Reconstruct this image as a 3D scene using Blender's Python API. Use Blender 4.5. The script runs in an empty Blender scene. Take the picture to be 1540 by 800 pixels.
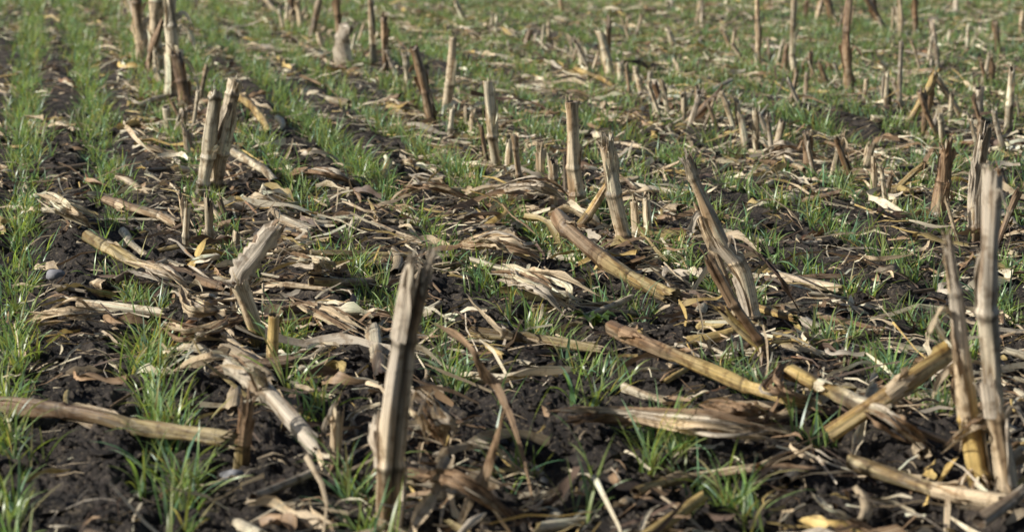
import bpy, math, bmesh
import numpy as np
from mathutils import Vector
C = bpy.context.scene.collection
rg = np.random.default_rng(11)
CAMH = 0.70; F = 3200.0; TH = math.atan(585/F)
cT, sT = math.cos(TH), math.sin(TH)
PI = math.pi

# ---------------------------------------------------------------- noise and ground height
def h2(ix, iy, seed):
    n = (ix*374761393 + iy*668265263 + seed*144269504) & 0xffffffff
    n = ((n ^ (n >> 13))*1274126177) & 0xffffffff
    return ((n ^ (n >> 16)) & 0xffff)/65535.0
def vn(x, y, seed=0):
    x = np.asarray(x, float); y = np.asarray(y, float)
    ix = np.floor(x).astype(np.int64); iy = np.floor(y).astype(np.int64)
    fx = x-ix; fy = y-iy
    fx = fx*fx*fx*(fx*(fx*6-15)+10); fy = fy*fy*fy*(fy*(fy*6-15)+10)
    a = h2(ix, iy, seed); b = h2(ix+1, iy, seed); c = h2(ix, iy+1, seed); d = h2(ix+1, iy+1, seed)
    return (a*(1-fx)+b*fx)*(1-fy)+(c*(1-fx)+d*fx)*fy
SL = 0.2183; ROW = 0.203; ROW0 = 0.19*0.71
def cc(x, y): return x + SL*y
def Hs(x, y):
    return 0.03*(vn(x*1.1+7, y*1.1, 1)-.5) + 0.007*np.cos(2*PI*(cc(x, y)-ROW0-ROW/2)/ROW)
def H(x, y):
    x = np.asarray(x, float); y = np.asarray(y, float)
    r = np.hypot(x, y)
    h = Hs(x, y)
    wx = x+.02*vn(x*23, y*23, 61); wy = y+.02*vn(x*23+9, y*23, 62)
    u = wx*.8+wy*.6; v = -wx*.6+wy*.8
    h = h + 0.018*(np.abs(2*vn(wx*8, wy*8, 2)-1)-.4)
    h = h + 0.016*(vn(u*19, v*19, 3)-.5)*(.4+vn(x*3, y*3, 9))
    h = h + 0.011*(vn(wx*47, wy*47, 4)-.5)*np.clip((11-r)/5, 0, 1)
    h = h + 0.011*(vn(u*103, v*103, 5)-.5)*np.clip((7-r)/3, 0, 1)
    h = h + 0.009*(vn(x*230, y*230, 15)-.5)*np.clip((5-r)/2, 0, 1)
    return h

# ---------------------------------------------------------------- picture <-> ground
def ray(x, y):
    u = (x-770)/F; v = (400-y)/F
    return np.array([u, cT+v*sT, -sT+v*cT])
def G(x, y):
    d = ray(x, y); t = CAMH/-d[2]
    for _ in range(4):
        t = (CAMH-float(Hs(t*d[0], t*d[1])))/-d[2]
    p = t*d
    return np.array([p[0], p[1], float(H(p[0], p[1]))])
def at_depth(x, y, Y):
    d = ray(x, y); t = Y/d[1]
    return np.array([t*d[0], t*d[1], CAMH+t*d[2]])
def mpp(p): return (p[1]*cT+(CAMH-p[2])*sT)/F

# ---------------------------------------------------------------- mesh helper
def mk(name, V, Fa, col, suv, mat, parent=None, smooth=True, loc=None):
    V = np.asarray(V, np.float32).reshape(-1, 3); Fa = np.asarray(Fa, np.int32)
    k = Fa.shape[1]
    if loc is not None and parent is None: V = V-np.asarray(loc, np.float32)
    me = bpy.data.meshes.new(name)
    me.vertices.add(len(V)); me.vertices.foreach_set('co', V.ravel())
    me.loops.add(Fa.size); me.loops.foreach_set('vertex_index', Fa.ravel())
    me.polygons.add(len(Fa)); me.polygons.foreach_set('loop_start', np.arange(0, Fa.size, k, dtype=np.int32))
    me.update(calc_edges=True)
    me.polygons.foreach_set('use_smooth', np.full(len(Fa), smooth))
    if col is not None:
        col = np.asarray(col, np.float32).reshape(-1, 3)
        rgba = np.ones((len(V), 4), np.float32); rgba[:, :3] = np.clip(col, 0, .87)
        me.attributes.new('Col', 'FLOAT_COLOR', 'POINT').data.foreach_set('color', rgba.ravel())
    if suv is not None:
        me.attributes.new('suv', 'FLOAT_VECTOR', 'POINT').data.foreach_set('vector', np.asarray(suv, np.float32).ravel())
    me.materials.append(mat)
    o = bpy.data.objects.new(name, me); C.objects.link(o)
    if parent is not None: o.parent = parent
    elif loc is not None: o.location = [float(q) for q in loc]
    return o
def grid_faces(nr, nc, wrap=False):
    i = np.arange(nr-1)[:, None]; j = np.arange(nc if wrap else nc-1)[None, :]
    j2 = (j+1) % nc
    return np.stack([i*nc+j, i*nc+j2, (i+1)*nc+j2, (i+1)*nc+j], -1).reshape(-1, 4)
def tag(o, label, cat=None, group=None, kind=None):
    o['label'] = label
    if cat: o['category'] = cat
    if group: o['group'] = group
    if kind: o['kind'] = kind
def empty(name, p):
    o = bpy.data.objects.new(name, None); o.empty_display_size = .02; C.objects.link(o)
    o.location = [float(q) for q in p]; return o

# ---------------------------------------------------------------- materials
def newmat(name):
    m = bpy.data.materials.new(name); m.use_nodes = True
    nt = m.node_tree; nt.nodes.clear()
    return m, nt, nt.nodes, nt.links
def straw_mat(name, trans, sc=(7, 7, 10), lo=.5, hi=1.3, rough=.55, bump=.0009, spot=.5):
    m, nt, N, L = newmat(name)
    out = N.new('ShaderNodeOutputMaterial'); bs = N.new('ShaderNodeBsdfPrincipled')
    a = N.new('ShaderNodeAttribute'); a.attribute_name = 'Col'
    s = N.new('ShaderNodeAttribute'); s.attribute_name = 'suv'
    mp = N.new('ShaderNodeMapping'); mp.inputs['Scale'].default_value = sc
    L.new(s.outputs['Vector'], mp.inputs['Vector'])
    n1 = N.new('ShaderNodeTexNoise'); n1.inputs['Scale'].default_value = 1; n1.inputs['Detail'].default_value = 5; n1.inputs['Roughness'].default_value = .65
    L.new(mp.outputs[0], n1.inputs['Vector'])
    r1 = N.new('ShaderNodeMapRange'); r1.inputs[1].default_value = .34; r1.inputs[2].default_value = .56; r1.inputs[3].default_value = lo; r1.inputs[4].default_value = hi
    L.new(n1.outputs[0], r1.inputs[0])
    g = N.new('ShaderNodeNewGeometry')
    n2 = N.new('ShaderNodeTexNoise'); n2.inputs['Scale'].default_value = 60; n2.inputs['Detail'].default_value = 5; n2.inputs['Roughness'].default_value = .65
    L.new(g.outputs['Position'], n2.inputs['Vector'])
    r2 = N.new('ShaderNodeMapRange'); r2.inputs[1].default_value = .36; r2.inputs[2].default_value = .48; r2.inputs[3].default_value = 0; r2.inputs[4].default_value = 1
    L.new(n2.outputs[0], r2.inputs[0])
    # darker spots also turn browner, like mildewed rind
    tint = N.new('ShaderNodeMix'); tint.data_type = 'RGBA'
    L.new(r2.outputs[0], tint.inputs[0]); tint.inputs[6].default_value = (spot, spot*.88, spot*.76, 1); tint.inputs[7].default_value = (1.06, 1.05, 1.03, 1)
    vm = N.new('ShaderNodeVectorMath'); vm.operation = 'SCALE'; L.new(a.outputs['Color'], vm.inputs[0]); L.new(r1.outputs[0], vm.inputs['Scale'])
    v2 = N.new('ShaderNodeVectorMath'); v2.operation = 'MULTIPLY'; L.new(vm.outputs[0], v2.inputs[0]); L.new(tint.outputs[2], v2.inputs[1])
    L.new(v2.outputs[0], bs.inputs['Base Color'])
    bs.inputs['Roughness'].default_value = rough; bs.inputs['Specular IOR Level'].default_value = .5
    b = N.new('ShaderNodeBump'); b.inputs['Strength'].default_value = .9; b.inputs['Distance'].default_value = bump
    L.new(n1.outputs[0], b.inputs['Height']); L.new(b.outputs[0], bs.inputs['Normal'])
    if trans > 0:
        t = N.new('ShaderNodeBsdfTranslucent'); L.new(v2.outputs[0], t.inputs['Color'])
        mx = N.new('ShaderNodeMixShader'); mx.inputs[0].default_value = trans
        L.new(bs.outputs[0], mx.inputs[1]); L.new(t.outputs[0], mx.inputs[2]); L.new(mx.outputs[0], out.inputs[0])
    else: L.new(bs.outputs[0], out.inputs[0])
    return m
M_culm = straw_mat('dry_culm', 0, sc=(9, 9, 5), lo=.45, hi=1.28, bump=.0020, rough=.36, spot=.55)
M_leaf = straw_mat('dry_leaf_tissue', .2, sc=(16, 16, 7), lo=.48, hi=1.25, rough=.5, bump=.0020, spot=.55)
M_lit = straw_mat('residue_tissue', .12, sc=(9, 9, 12), lo=.6, hi=1.28, rough=.5, spot=.62)

def grass_mat():
    m, nt, N, L = newmat('young_cereal_leaf')
    out = N.new('ShaderNodeOutputMaterial'); bs = N.new('ShaderNodeBsdfPrincipled')
    a = N.new('ShaderNodeAttribute'); a.attribute_name = 'Col'
    L.new(a.outputs['Color'], bs.inputs['Base Color']); bs.inputs['Roughness'].default_value = .35
    bs.inputs['Specular IOR Level'].default_value = .65
    t = N.new('ShaderNodeBsdfTranslucent')
    vm = N.new('ShaderNodeVectorMath'); vm.operation = 'MULTIPLY'; vm.inputs[1].default_value = (1.5, 1.4, .6)
    L.new(a.outputs['Color'], vm.inputs[0]); L.new(vm.outputs[0], t.inputs['Color'])
    mx = N.new('ShaderNodeMixShader'); mx.inputs[0].default_value = .42
    L.new(bs.outputs[0], mx.inputs[1]); L.new(t.outputs[0], mx.inputs[2]); L.new(mx.outputs[0], out.inputs[0])
    return m
M_grass = grass_mat()
def soil_mat(name):
    m, nt, N, L = newmat(name)
    out = N.new('ShaderNodeOutputMaterial'); bs = N.new('ShaderNodeBsdfPrincipled')
    g = N.new('ShaderNodeNewGeometry')
    n1 = N.new('ShaderNodeTexNoise'); n1.inputs['Scale'].default_value = 14; n1.inputs['Detail'].default_value = 10; n1.inputs['Roughness'].default_value = .8
    L.new(g.outputs['Position'], n1.inputs['Vector'])
    cr = N.new('ShaderNodeValToRGB'); e = cr.color_ramp.elements
    e[0].position = .36; e[0].color = (.020, .016, .015, 1); e[1].position = .66; e[1].color = (.23, .185, .152, 1)
    x = e.new(.50); x.color = (.065, .051, .043, 1)
    L.new(n1.outputs[0], cr.inputs[0])
    n2 = N.new('ShaderNodeTexNoise'); n2.inputs['Scale'].default_value = 150; n2.inputs['Detail'].default_value = 3
    L.new(g.outputs['Position'], n2.inputs['Vector'])
    r2 = N.new('ShaderNodeMapRange'); r2.inputs[1].default_value = .575; r2.inputs[2].default_value = .63; r2.inputs[3].default_value = 0; r2.inputs[4].default_value = .75
    L.new(n2.outputs[0], r2.inputs[0])
    mx = N.new('ShaderNodeMix'); mx.data_type = 'RGBA'; L.new(r2.outputs[0], mx.inputs[0]); L.new(cr.outputs[0], mx.inputs[6]); mx.inputs[7].default_value = (.30, .235, .16, 1)
    L.new(mx.outputs[2], bs.inputs['Base Color']); bs.inputs['Roughness'].default_value = .75; bs.inputs['Specular IOR Level'].default_value = .4
    n3 = N.new('ShaderNodeTexNoise'); n3.inputs['Scale'].default_value = 170; n3.inputs['Detail'].default_value = 8; n3.inputs['Roughness'].default_value = .8
    L.new(g.outputs['Position'], n3.inputs['Vector'])
    b = N.new('ShaderNodeBump'); b.inputs['Strength'].default_value = 1; b.inputs['Distance'].default_value = .018
    L.new(n3.outputs[0], b.inputs['Height']); L.new(b.outputs[0], bs.inputs['Normal']); L.new(bs.outputs[0], out.inputs[0])
    return m
M_soil = soil_mat('dark_field_soil')
def stone_mat(name, col):
    m, nt, N, L = newmat(name)
    out = N.new('ShaderNodeOutputMaterial'); bs = N.new('ShaderNodeBsdfPrincipled')
    n1 = N.new('ShaderNodeTexNoise'); n1.inputs['Scale'].default_value = 60; n1.inputs['Detail'].default_value = 8
    cr = N.new('ShaderNodeValToRGB'); e = cr.color_ramp.elements
    e[0].position = .3; e[0].color = (*[q*.45 for q in col], 1); e[1].position = .7; e[1].color = (*col, 1)
    g = N.new('ShaderNodeNewGeometry'); L.new(g.outputs['Position'], n1.inputs['Vector'])
    L.new(n1.outputs[0], cr.inputs[0]); L.new(cr.outputs[0], bs.inputs['Base Color']); bs.inputs['Roughness'].default_value = .8
    b = N.new('ShaderNodeBump'); b.inputs['Distance'].default_value = .003; L.new(n1.outputs[0], b.inputs['Height']); L.new(b.outputs[0], bs.inputs['Normal'])
    L.new(bs.outputs[0], out.inputs[0]); return m
M_stone = stone_mat('grey_stone', (.36, .35, .37)); M_stone2 = stone_mat('tan_stone', (.34, .27, .19))

# ---------------------------------------------------------------- the ground sheet
rings = [0.02, .3]
while rings[-1] < 1.3: rings.append(rings[-1]*1.06)
while rings[-1] < 6: rings.append(rings[-1]*1.0020)
while rings[-1] < 15.5: rings.append(rings[-1]*1.0035)
while rings[-1] < 60: rings.append(rings[-1]*1.02)
while rings[-1] < 4000: rings.append(rings[-1]*1.12)
rings = np.array(rings)
fine = np.arange(-.33, .33, .00125)
mid = lambda a, b, n: np.linspace(a, b, n, endpoint=False)
ang = np.concatenate([mid(-PI, -.6, 40), mid(-.6, -.33, 45), fine, mid(.33, .6, 45), np.linspace(.6, PI, 40)])
A, Rr = np.meshgrid(ang, rings)
X = np.sin(A)*Rr; Y = np.cos(A)*Rr
Z = H(X, Y)*np.clip((400-Rr)/350, 0, 1)
o = mk('ground', np.stack([X, Y, Z], -1), grid_faces(len(rings), len(ang))[:, ::-1], None, None, M_soil)
tag(o, 'dark crumbly field soil under the stubble and seedlings', 'ground', kind='structure')

COL = dict(pale=(.86, .74, .54), tan=(.70, .55, .37), gold=(.66, .47, .18), olive=(.50, .38, .17), brown=(.38, .25, .15),
           dark=(.15, .10, .072), grey=(.62, .53, .42), rust=(.36, .20, .11))
SEG = []   # laid or standing canes, so scattered stuff keeps clear of them

# ---------------------------------------------------------------- canes
def catmull(P, n):
    P = np.asarray(P, float)
    if len(P) == 2:
        t = np.linspace(0, 1, n)[:, None]; return P[0]*(1-t)+P[1]*t
    Q = np.vstack([2*P[0]-P[1], P, 2*P[-1]-P[-2]]); out = []
    for t in np.linspace(0, len(P)-1-1e-9, n):
        i = int(t); f = t-i; a, b, c_, d = Q[i:i+4]
        out.append(.5*((2*b)+(-a+c_)*f+(2*a-5*b+4*c_-d)*f*f+(-a+3*b-3*c_+d)*f**3))
    return np.array(out)
def frames(P):
    T = np.gradient(P, axis=0); T /= np.linalg.norm(T, axis=1)[:, None]
    N_ = np.zeros_like(T); a = np.array([1., 0, 0]) if abs(T[0][0]) < .8 else np.array([0, 1., 0])
    v = a-a.dot(T[0])*T[0]; N_[0] = v/np.linalg.norm(v)
    for i in range(1, len(P)):
        v = N_[i-1]-N_[i-1].dot(T[i])*T[i]; N_[i] = v/np.linalg.norm(v)
    return T, N_, np.cross(T, N_)
def sm(x): x = np.clip(x, 0, 1); return x*x*(3-2*x)
def style_cols(style, tt):
    ss = style.split('>')
    a = np.array(COL[ss[0]]); b = np.array(COL[ss[-1]])
    w = sm((tt-.3)/.35)[:, None]
    return a*(1-w)+b*w
class Cane:
    def __init__(s, P, r0, r1, near, upright):
        Ltot = np.linalg.norm(np.diff(P, axis=0), axis=1).sum()
        s.n = int(np.clip(Ltot/(.0028 if near else .007), 16, 150))
        s.P = catmull(P, s.n); d = np.linalg.norm(np.diff(s.P, axis=0), axis=1)
        s.S = np.concatenate([[0], np.cumsum(d)]); s.L = s.S[-1]
        s.nodes = []; q = rg.uniform(.03, .055) if upright else rg.uniform(.03, .12)
        while q < s.L-.012:
            s.nodes.append(q); q += rg.uniform(.055, .09) if (upright and len(s.nodes) < 2) else rg.uniform(.10, .17)
        T, N_, B = frames(s.P)
        kx = np.zeros(s.n); ky = np.zeros(s.n)
        for q in s.nodes:
            kx += rg.normal(0, .07)*np.maximum(s.S-q, 0); ky += rg.normal(0, .06)*np.maximum(s.S-q, 0)
        t = s.S/s.L; kx -= kx[-1]*t; ky -= ky[-1]*t
        s.P = s.P+N_*kx[:, None]+B*ky[:, None]
        s.T, s.N, s.B = frames(s.P)
        s.r = (r0+(r1-r0)*s.S/s.L)*(1+.13*(vn(s.S*18+rg.uniform(0, 99), s.S*0, 55)-.5)*2)
    def ev(s, q):
        f = lambda A_: np.array([np.interp(q, s.S, A_[:, i]) for i in range(3)])
        return f(s.P), f(s.T), f(s.N), f(s.B), float(np.interp(q, s.S, s.r))
def culm(cn, parent, style, near, jag=.012, split=None, bottomcap=False, name='culm'):
    sides = 28 if near else 12
    S, Lc = cn.S, cn.L; ph = np.linspace(0, 2*PI, sides, endpoint=False)
    R = cn.r[:, None]*np.ones((1, sides)); col = style_cols(style, S/Lc)[:, None, :]*np.ones((1, sides, 1))
    ov = rg.uniform(0, PI); R = R*(1+.10*np.cos(2*(ph-ov)))[None]
    sd = int(rg.integers(1, 999))
    R = R*(1+.20*(vn(np.cos(ph)[None]*2+S[:, None]*14+sd, np.sin(ph)[None]*2+S[:, None]*9, sd)-.5))
    # patches where the rind has bleached to straw, others stained brown
    ba = .22 if bottomcap else .45
    bl = sm((vn(np.cos(ph)[None]*1.1+S[:, None]*11+sd*.7, np.sin(ph)[None]*1.1+S[:, None]*6+3, sd+2)-.45)/.25)[..., None]
    col = col*(1-ba*bl)+np.array(COL['pale'])*.92*ba*bl*(np.mean(col)/.48)**.6
    st = sm((vn(np.cos(ph)[None]*1.4+S[:, None]*15+sd*.9, np.sin(ph)[None]*1.4+S[:, None]*9+3, sd+3)-.53)/.18)[..., None]
    col = col*(1-st*np.array([.40, .48, .55]))
    if bottomcap: col = col*.9
    fib = h2(np.arange(sides), np.zeros(sides, np.int64)+sd, 3)
    R = R*(1+.11*(fib-.5))[None]; col = col*(1+.40*(fib-.5))[None, :, None]
    prev = 0; gphi = rg.uniform(0, 2*PI)
    for i, q in enumerate(cn.nodes+[Lc+.1]):
        z = S[:, None]
        inn = sm((z-prev)/.01)*sm((q-z)/.02)
        ad = (ph[None]-gphi-i*PI+PI) % (2*PI)-PI
        R = R*(1-.26*np.exp(-(ad/.42)**2)*inn)
        if q < Lc:
            wob = .002*np.sin(ph*2+i)[None]
            g = np.exp(-((z-q-wob)/.005)**2); R = R*(1+rg.uniform(.08, .18)*g)*(1-.06*np.exp(-((z-q-.010)/.006)**2))
            col = col*(1-rg.uniform(.35, .7)*np.exp(-((z-q+.004-wob)/.0024)**2)*np.ones((1, sides)))[..., None]
            col = col*(1-.6*rg.uniform(0, 1)*np.exp(-np.maximum(q-z, 0)/.018)*(z < q)*np.ones((1, sides)))[..., None]
        tone = rg.uniform(.72, 1.10); msk = ((z >= prev) & (z < q)).astype(float)
        col = col*(1+(tone-1)*msk)[..., None]
        prev = q
    if split:
        sp, s0 = split
        ad = (ph[None]-sp+PI) % (2*PI)-PI; g = np.exp(-(ad/.5)**2)*sm((S[:, None]-s0)/.04)
        R = R*(1-.72*g); col = col*(1-.72*g)[..., None]
    pat = vn(np.cos(ph)[None]*1.3+S[:, None]*18+sd*.37, np.sin(ph)[None]*1.3+S[:, None]*5, sd+5)
    col = col*(1-.5*sm((pat-.6)/.2))[..., None]
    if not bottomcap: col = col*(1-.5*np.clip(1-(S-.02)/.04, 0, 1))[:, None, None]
    j = rg.uniform(-1, .4, sides)*jag+.6*jag*np.cos(ph-rg.uniform(0, 6))
    w = sm((S-(Lc-.04))/.04)
    D = cn.T[:, None, :]*(w[:, None]*j[None])[..., None]
    out = (rg.uniform(-.25, .35, sides)[None]*w[:, None]**3)
    R = R*(1+out*min(1, jag/.010))
    col = col*(1-.15*w)[:, None, None]
    cosp = np.cos(ph)[None, :, None]; sinp = np.sin(ph)[None, :, None]
    V = cn.P[:, None]+R[..., None]*(cosp*cn.N[:, None]+sinp*cn.B[:, None])+D
    rows = [V]; cols = [col]
    suv = np.zeros(V.shape); suv[..., 0] = np.cos(ph)+sd; suv[..., 1] = np.sin(ph); suv[..., 2] = S[:, None]
    us = [suv]
    pith = np.array([.58, .47, .31]) if rg.uniform() < .5 else np.array([.16, .11, .07])
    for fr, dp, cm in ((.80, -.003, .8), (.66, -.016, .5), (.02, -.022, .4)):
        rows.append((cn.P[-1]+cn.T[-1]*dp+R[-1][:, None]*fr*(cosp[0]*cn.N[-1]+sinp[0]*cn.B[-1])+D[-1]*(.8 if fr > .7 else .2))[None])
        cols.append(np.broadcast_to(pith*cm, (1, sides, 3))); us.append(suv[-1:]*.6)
    if bottomcap:
        for fr, dp, cm in ((.78, .002, .8), (.70, .008, .6), (.02, .01, .55)):
            rows.insert(0, (cn.P[0]+cn.T[0]*dp+R[0][:, None]*fr*(cosp[0]*cn.N[0]+sinp[0]*cn.B[0]))[None])
            cols.insert(0, np.broadcast_to(pith*cm, (1, sides, 3))); us.insert(0, suv[:1]*.6)
    V = np.concatenate(rows); c_ = np.concatenate(cols); u_ = np.concatenate(us)
    return mk(name, V, grid_faces(len(V), sides, True), c_, u_, M_culm, parent)
def sheath(cn, parent, q0, q1, style, near, span=None, flare=.5, name='leaf_sheath'):
    span = span or rg.uniform(1.8, 3.8); p0 = rg.uniform(0, 2*PI)
    m, k = (18, 17) if near else (7, 7)
    t = np.linspace(0, 1, m); a = np.linspace(0, 1, k)
    rag = rg.uniform(.25, 1, k); rag = (rag+.5*np.roll(rag, 1))/1.5
    sp = span*(1-.45*t**2*rg.uniform(.3, 1))
    V = np.zeros((m, k, 3)); sd = rg.uniform(0, 50)
    for i in range(m):
        for jx in range(k):
            q = q0+(q1-q0)*t[i]*rag[jx]
            Pp, T, N_, B, r = cn.ev(min(q, cn.L)); over = max(0, q-cn.L)
            ph = p0+sp[i]*(a[jx]-.5)
            e = abs(a[jx]-.5)*2
            rad = r*(1.08+.07*math.sin(jx*2.1+sd))+.0005+flare*r*(t[i]**2)*(.15+1.1*e**2)*(1+.5*math.sin(jx*1.7+i*.4+sd))
            V[i, jx] = Pp+T*over+rad*(math.cos(ph)*N_+math.sin(ph)*B)
    col = np.array(COL[style])*(1+.25*(rg.uniform(-1, 1, (1, k, 1))*.9+np.sin(a*9+sd)[None, :, None]*.3))*np.ones((m, 1, 1))
    suv = np.zeros((m, k, 3)); suv[..., 0] = a[None]*1.6+sd; suv[..., 2] = t[:, None]*(q1-q0)
    return mk(name, V, grid_faces(m, k), col, suv, M_leaf, parent)
def strip_arrays(path, W, style, roll=0., cup=.4, twist=0., near=True, wr=.1, ends=(.2, .1)):
    m, k = (34, 11) if near else (12, 5)
    P = catmull(path, m); T, N0, B0 = frames(P)
    up = np.array([0, 0, 1.]); t = np.linspace(0, 1, m); u = np.linspace(-1, 1, k)
    Sd = np.cross(T, up); ln = np.linalg.norm(Sd, axis=1)
    Sd = np.where(ln[:, None] > .25, Sd/np.maximum(ln, 1e-6)[:, None], N0)
    Nn = np.cross(Sd, T)
    sd = rg.uniform(0, 90)
    ro = roll+twist*t+.5*(vn(t*4+sd, t*0+3, 71)-.5)
    A1 = Sd*np.cos(ro)[:, None]+Nn*np.sin(ro)[:, None]; A2 = -Sd*np.sin(ro)[:, None]+Nn*np.cos(ro)[:, None]
    w = .5*W*(ends[0]+(1-ends[0])*sm(t/.18))*(ends[1]+(1-ends[1])*sm((1-t)/.35))
    rag = 1+.45*(vn(t[:, None]*22+sd, np.sign(u)[None]*5+9, 77)-.5)*2*(np.abs(u)[None]**2)
    off = cup*(u**2)[None]*w[:, None]+wr*w[:, None]*2.4*(vn(u[None]*3.5+sd, t[:, None]*6+sd, 78)-.5)+wr*w[:, None]*np.sin(u*9+sd)[None]*.6
    V = P[:, None]+A1[:, None]*((w[:, None]*u[None]*rag)[..., None])+A2[:, None]*off[..., None]
    V = V+T[:, None]*((rg.uniform(-1, 1, k)[None]*w.max()*.9*(sm((t-.85)/.15)-sm((.12-t)/.12))[:, None])[..., None])
    Ltot = np.linalg.norm(np.diff(P, axis=0), axis=1).sum()
    vein = rg.uniform(.7, 1.15, k)
    c1 = style_cols(style, t)[:, None]*(1+.4*(vn(u[None]*3+sd, t[:, None]*7, 79)-.5)*2)[..., None]*vein[None, :, None]
    suv = np.zeros(V.shape); suv[..., 0] = u[None]*.8+sd; suv[..., 2] = t[:, None]*Ltot
    return V.reshape(-1, 3), grid_faces(m, k), c1.reshape(-1, 3), suv.reshape(-1, 3)
def join(parts):
    Vs, Fs, Cs, Us = [], [], [], []; k = 0
    for V, Fa, c, u in parts:
        Vs.append(V); Fs.append(Fa+k); Cs.append(c); Us.append(u); k += len(V)
    return np.concatenate(Vs), np.concatenate(Fs), np.concatenate(Cs), np.concatenate(Us)
def roots(cn, parent, near, n=9, reach=1.0):
    V, Fs, cs, us = [], [], [], []; k = 0; sides = 6
    for i in range(n):
        a = 2*PI*i/n+rg.uniform(-.3, .3); q = rg.uniform(.025, .042)
        Pp, T, N_, B, r = cn.ev(q); d = math.cos(a)*N_+math.sin(a)*B; d[2] = 0
        out = rg.uniform(.012, .028)*reach
        p0 = Pp+d*r*.8; p1 = Pp+d*(r+out*.6)+np.array([0, 0, -.010]); p2 = Pp+d*(r+out)+np.array([0, 0, -q-.012])
        Q = catmull([p0, p1, p2], 7); T_, N2, B2 = frames(Q); ph = np.linspace(0, 2*PI, sides, endpoint=False)
        rd = np.linspace(.0024, .0012, 7)*rg.uniform(.8, 1.2)
        vv = Q[:, None]+rd[:, None, None]*(np.cos(ph)[None, :, None]*N2[:, None]+np.sin(ph)[None, :, None]*B2[:, None])
        V.append(vv.reshape(-1, 3)); Fs.append(grid_faces(7, sides, True)+k); k += 7*sides
        cs.append(np.broadcast_to(np.array(COL['tan' if rg.uniform() < .5 else 'brown'])*.7, (7*sides, 3)))
        u = np.zeros((7*sides, 3)); u[:, 0] = i*3; u[:, 2] = np.repeat(np.linspace(0, .04, 7), sides); us.append(u)
    mk('prop_roots', np.concatenate(V), np.concatenate(Fs), np.concatenate(cs), np.concatenate(us), M_culm, parent)
def splinters(cn, parent, style, n=8, ln=.03):
    pts = []
    for i in range(n):
        a = rg.uniform(0, 2*PI); Pp, T, N_, B, r = cn.ev(cn.L-rg.uniform(.0, .025)); d = math.cos(a)*N_+math.sin(a)*B
        l = ln*rg.uniform(.4, 1)
        pts.append(strip_arrays([Pp+d*r*.85, Pp+d*r*1.0+T*l*.5, Pp+d*(r+l*rg.uniform(-.1, .3))+T*l], rg.uniform(.0015, .004), style, roll=rg.uniform(0, 6), near=False, ends=(.8, .05)))
    V, Fa, c_, u_ = join(pts); mk('splinters', V, Fa, c_, u_, M_leaf, parent)
def shred(cn, parent, q, style, ln, W, near=True, name='leaf_shred', side=None):
    Pp, T, N_, B, r = cn.ev(q); a = rg.uniform(0, 2*PI) if side is None else side
    d = math.cos(a)*N_+math.sin(a)*B
    g = rg.uniform(-.9, .1)
    path = [Pp+d*r, Pp+d*(r+ln*.15)+np.array([0, 0, ln*.22]), Pp+d*(r+ln*.35)+np.array([0, 0, ln*.1*g]), Pp+d*(r+ln*.4)+np.array([0, 0, ln*g*.7])]
    V, Fa, c_, u_ = strip_arrays(path, W, style, roll=rg.normal(0, .6), twist=rg.normal(0, 2), near=near)
    mk(name, V, Fa, c_, u_, M_leaf, parent)

GU = 'standing corn stubble'
def U(pts, w, style, label, w2=None, dl=0., sh=None, fray=None, root=None, split=None, jag=None, shr=0, shl=1., shst=None, flap=None, group=GU, name='corn_stalk', cat='corn stalk'):
    """pts: base pixel, (mid pixels), top pixel"""
    b = G(*pts[0]); m = mpp(b); near = b[1] < 5.2
    w = w*.90; w2 = w2*.90 if w2 else w*.85
    r0 = w*m/2; r1 = w2*m/2
    P = [b]
    for i, q in enumerate(pts[1:]):
        P.append(at_depth(q[0], q[1], b[1]+dl*(i+1)/(len(pts)-1)))
    P = np.array(P)-b
    d0 = (P[1]-P[0])/np.linalg.norm(P[1]-P[0]); P[0] = P[0]-d0*.022
    e = empty(name, b); cn = Cane(P, r0*1.04, r1, near, True)
    jag = jag if jag is not None else rg.choice([.004, .010, .018])
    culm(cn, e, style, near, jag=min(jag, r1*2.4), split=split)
    SEG.append((b[0], b[1], b[0], b[1], .018))
    shst = shst or style.split('>')[-1]
    if sh is None: sh = 1 if (rg.uniform() < .6 and cn.L > .1) else 0
    qs = cn.nodes if cn.nodes else [cn.L*.3]
    for i in range(sh):
        q0 = qs[min(i+ (1 if len(qs) > 1 and sh == 1 else 0), len(qs)-1)]; q1 = min(q0+rg.uniform(.06, .15), cn.L+.012)
        if q1-q0 > .015: sheath(cn, e, q0, q1, shst, near)
    if fray is None: fray = 5 if rg.uniform() < .7 else 0
    if fray: splinters(cn, e, shst, fray, .014+r1*1.8)
    if root is None: root = near and rg.uniform() < .7
    if root: roots(cn, e, near)
    for i in range(shr): shred(cn, e, rg.uniform(.15, .95)*cn.L, shst, rg.uniform(.05, .10)*shl, rg.uniform(.005, .012)*shl, near)
    if flap:
        fp, fw, fst = flap
        Q = np.array([at_depth(x, y, b[1]) for x, y in fp])-b
        for s_ in range(2):
            V, Fa, c_, u_ = strip_arrays(Q+rg.normal(0, .0012, Q.shape)+np.array([0, .006*s_, 0]), fw*m*(1, .8)[s_], fst if s_ == 0 else 'brown', roll=(1.45, 1.75)[s_], cup=.45, wr=.04, ends=(.9, .75))
            mk('folded_sheath', V, Fa, c_, u_, M_leaf, e)
    tag(e, label, cat, group); return e
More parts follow.
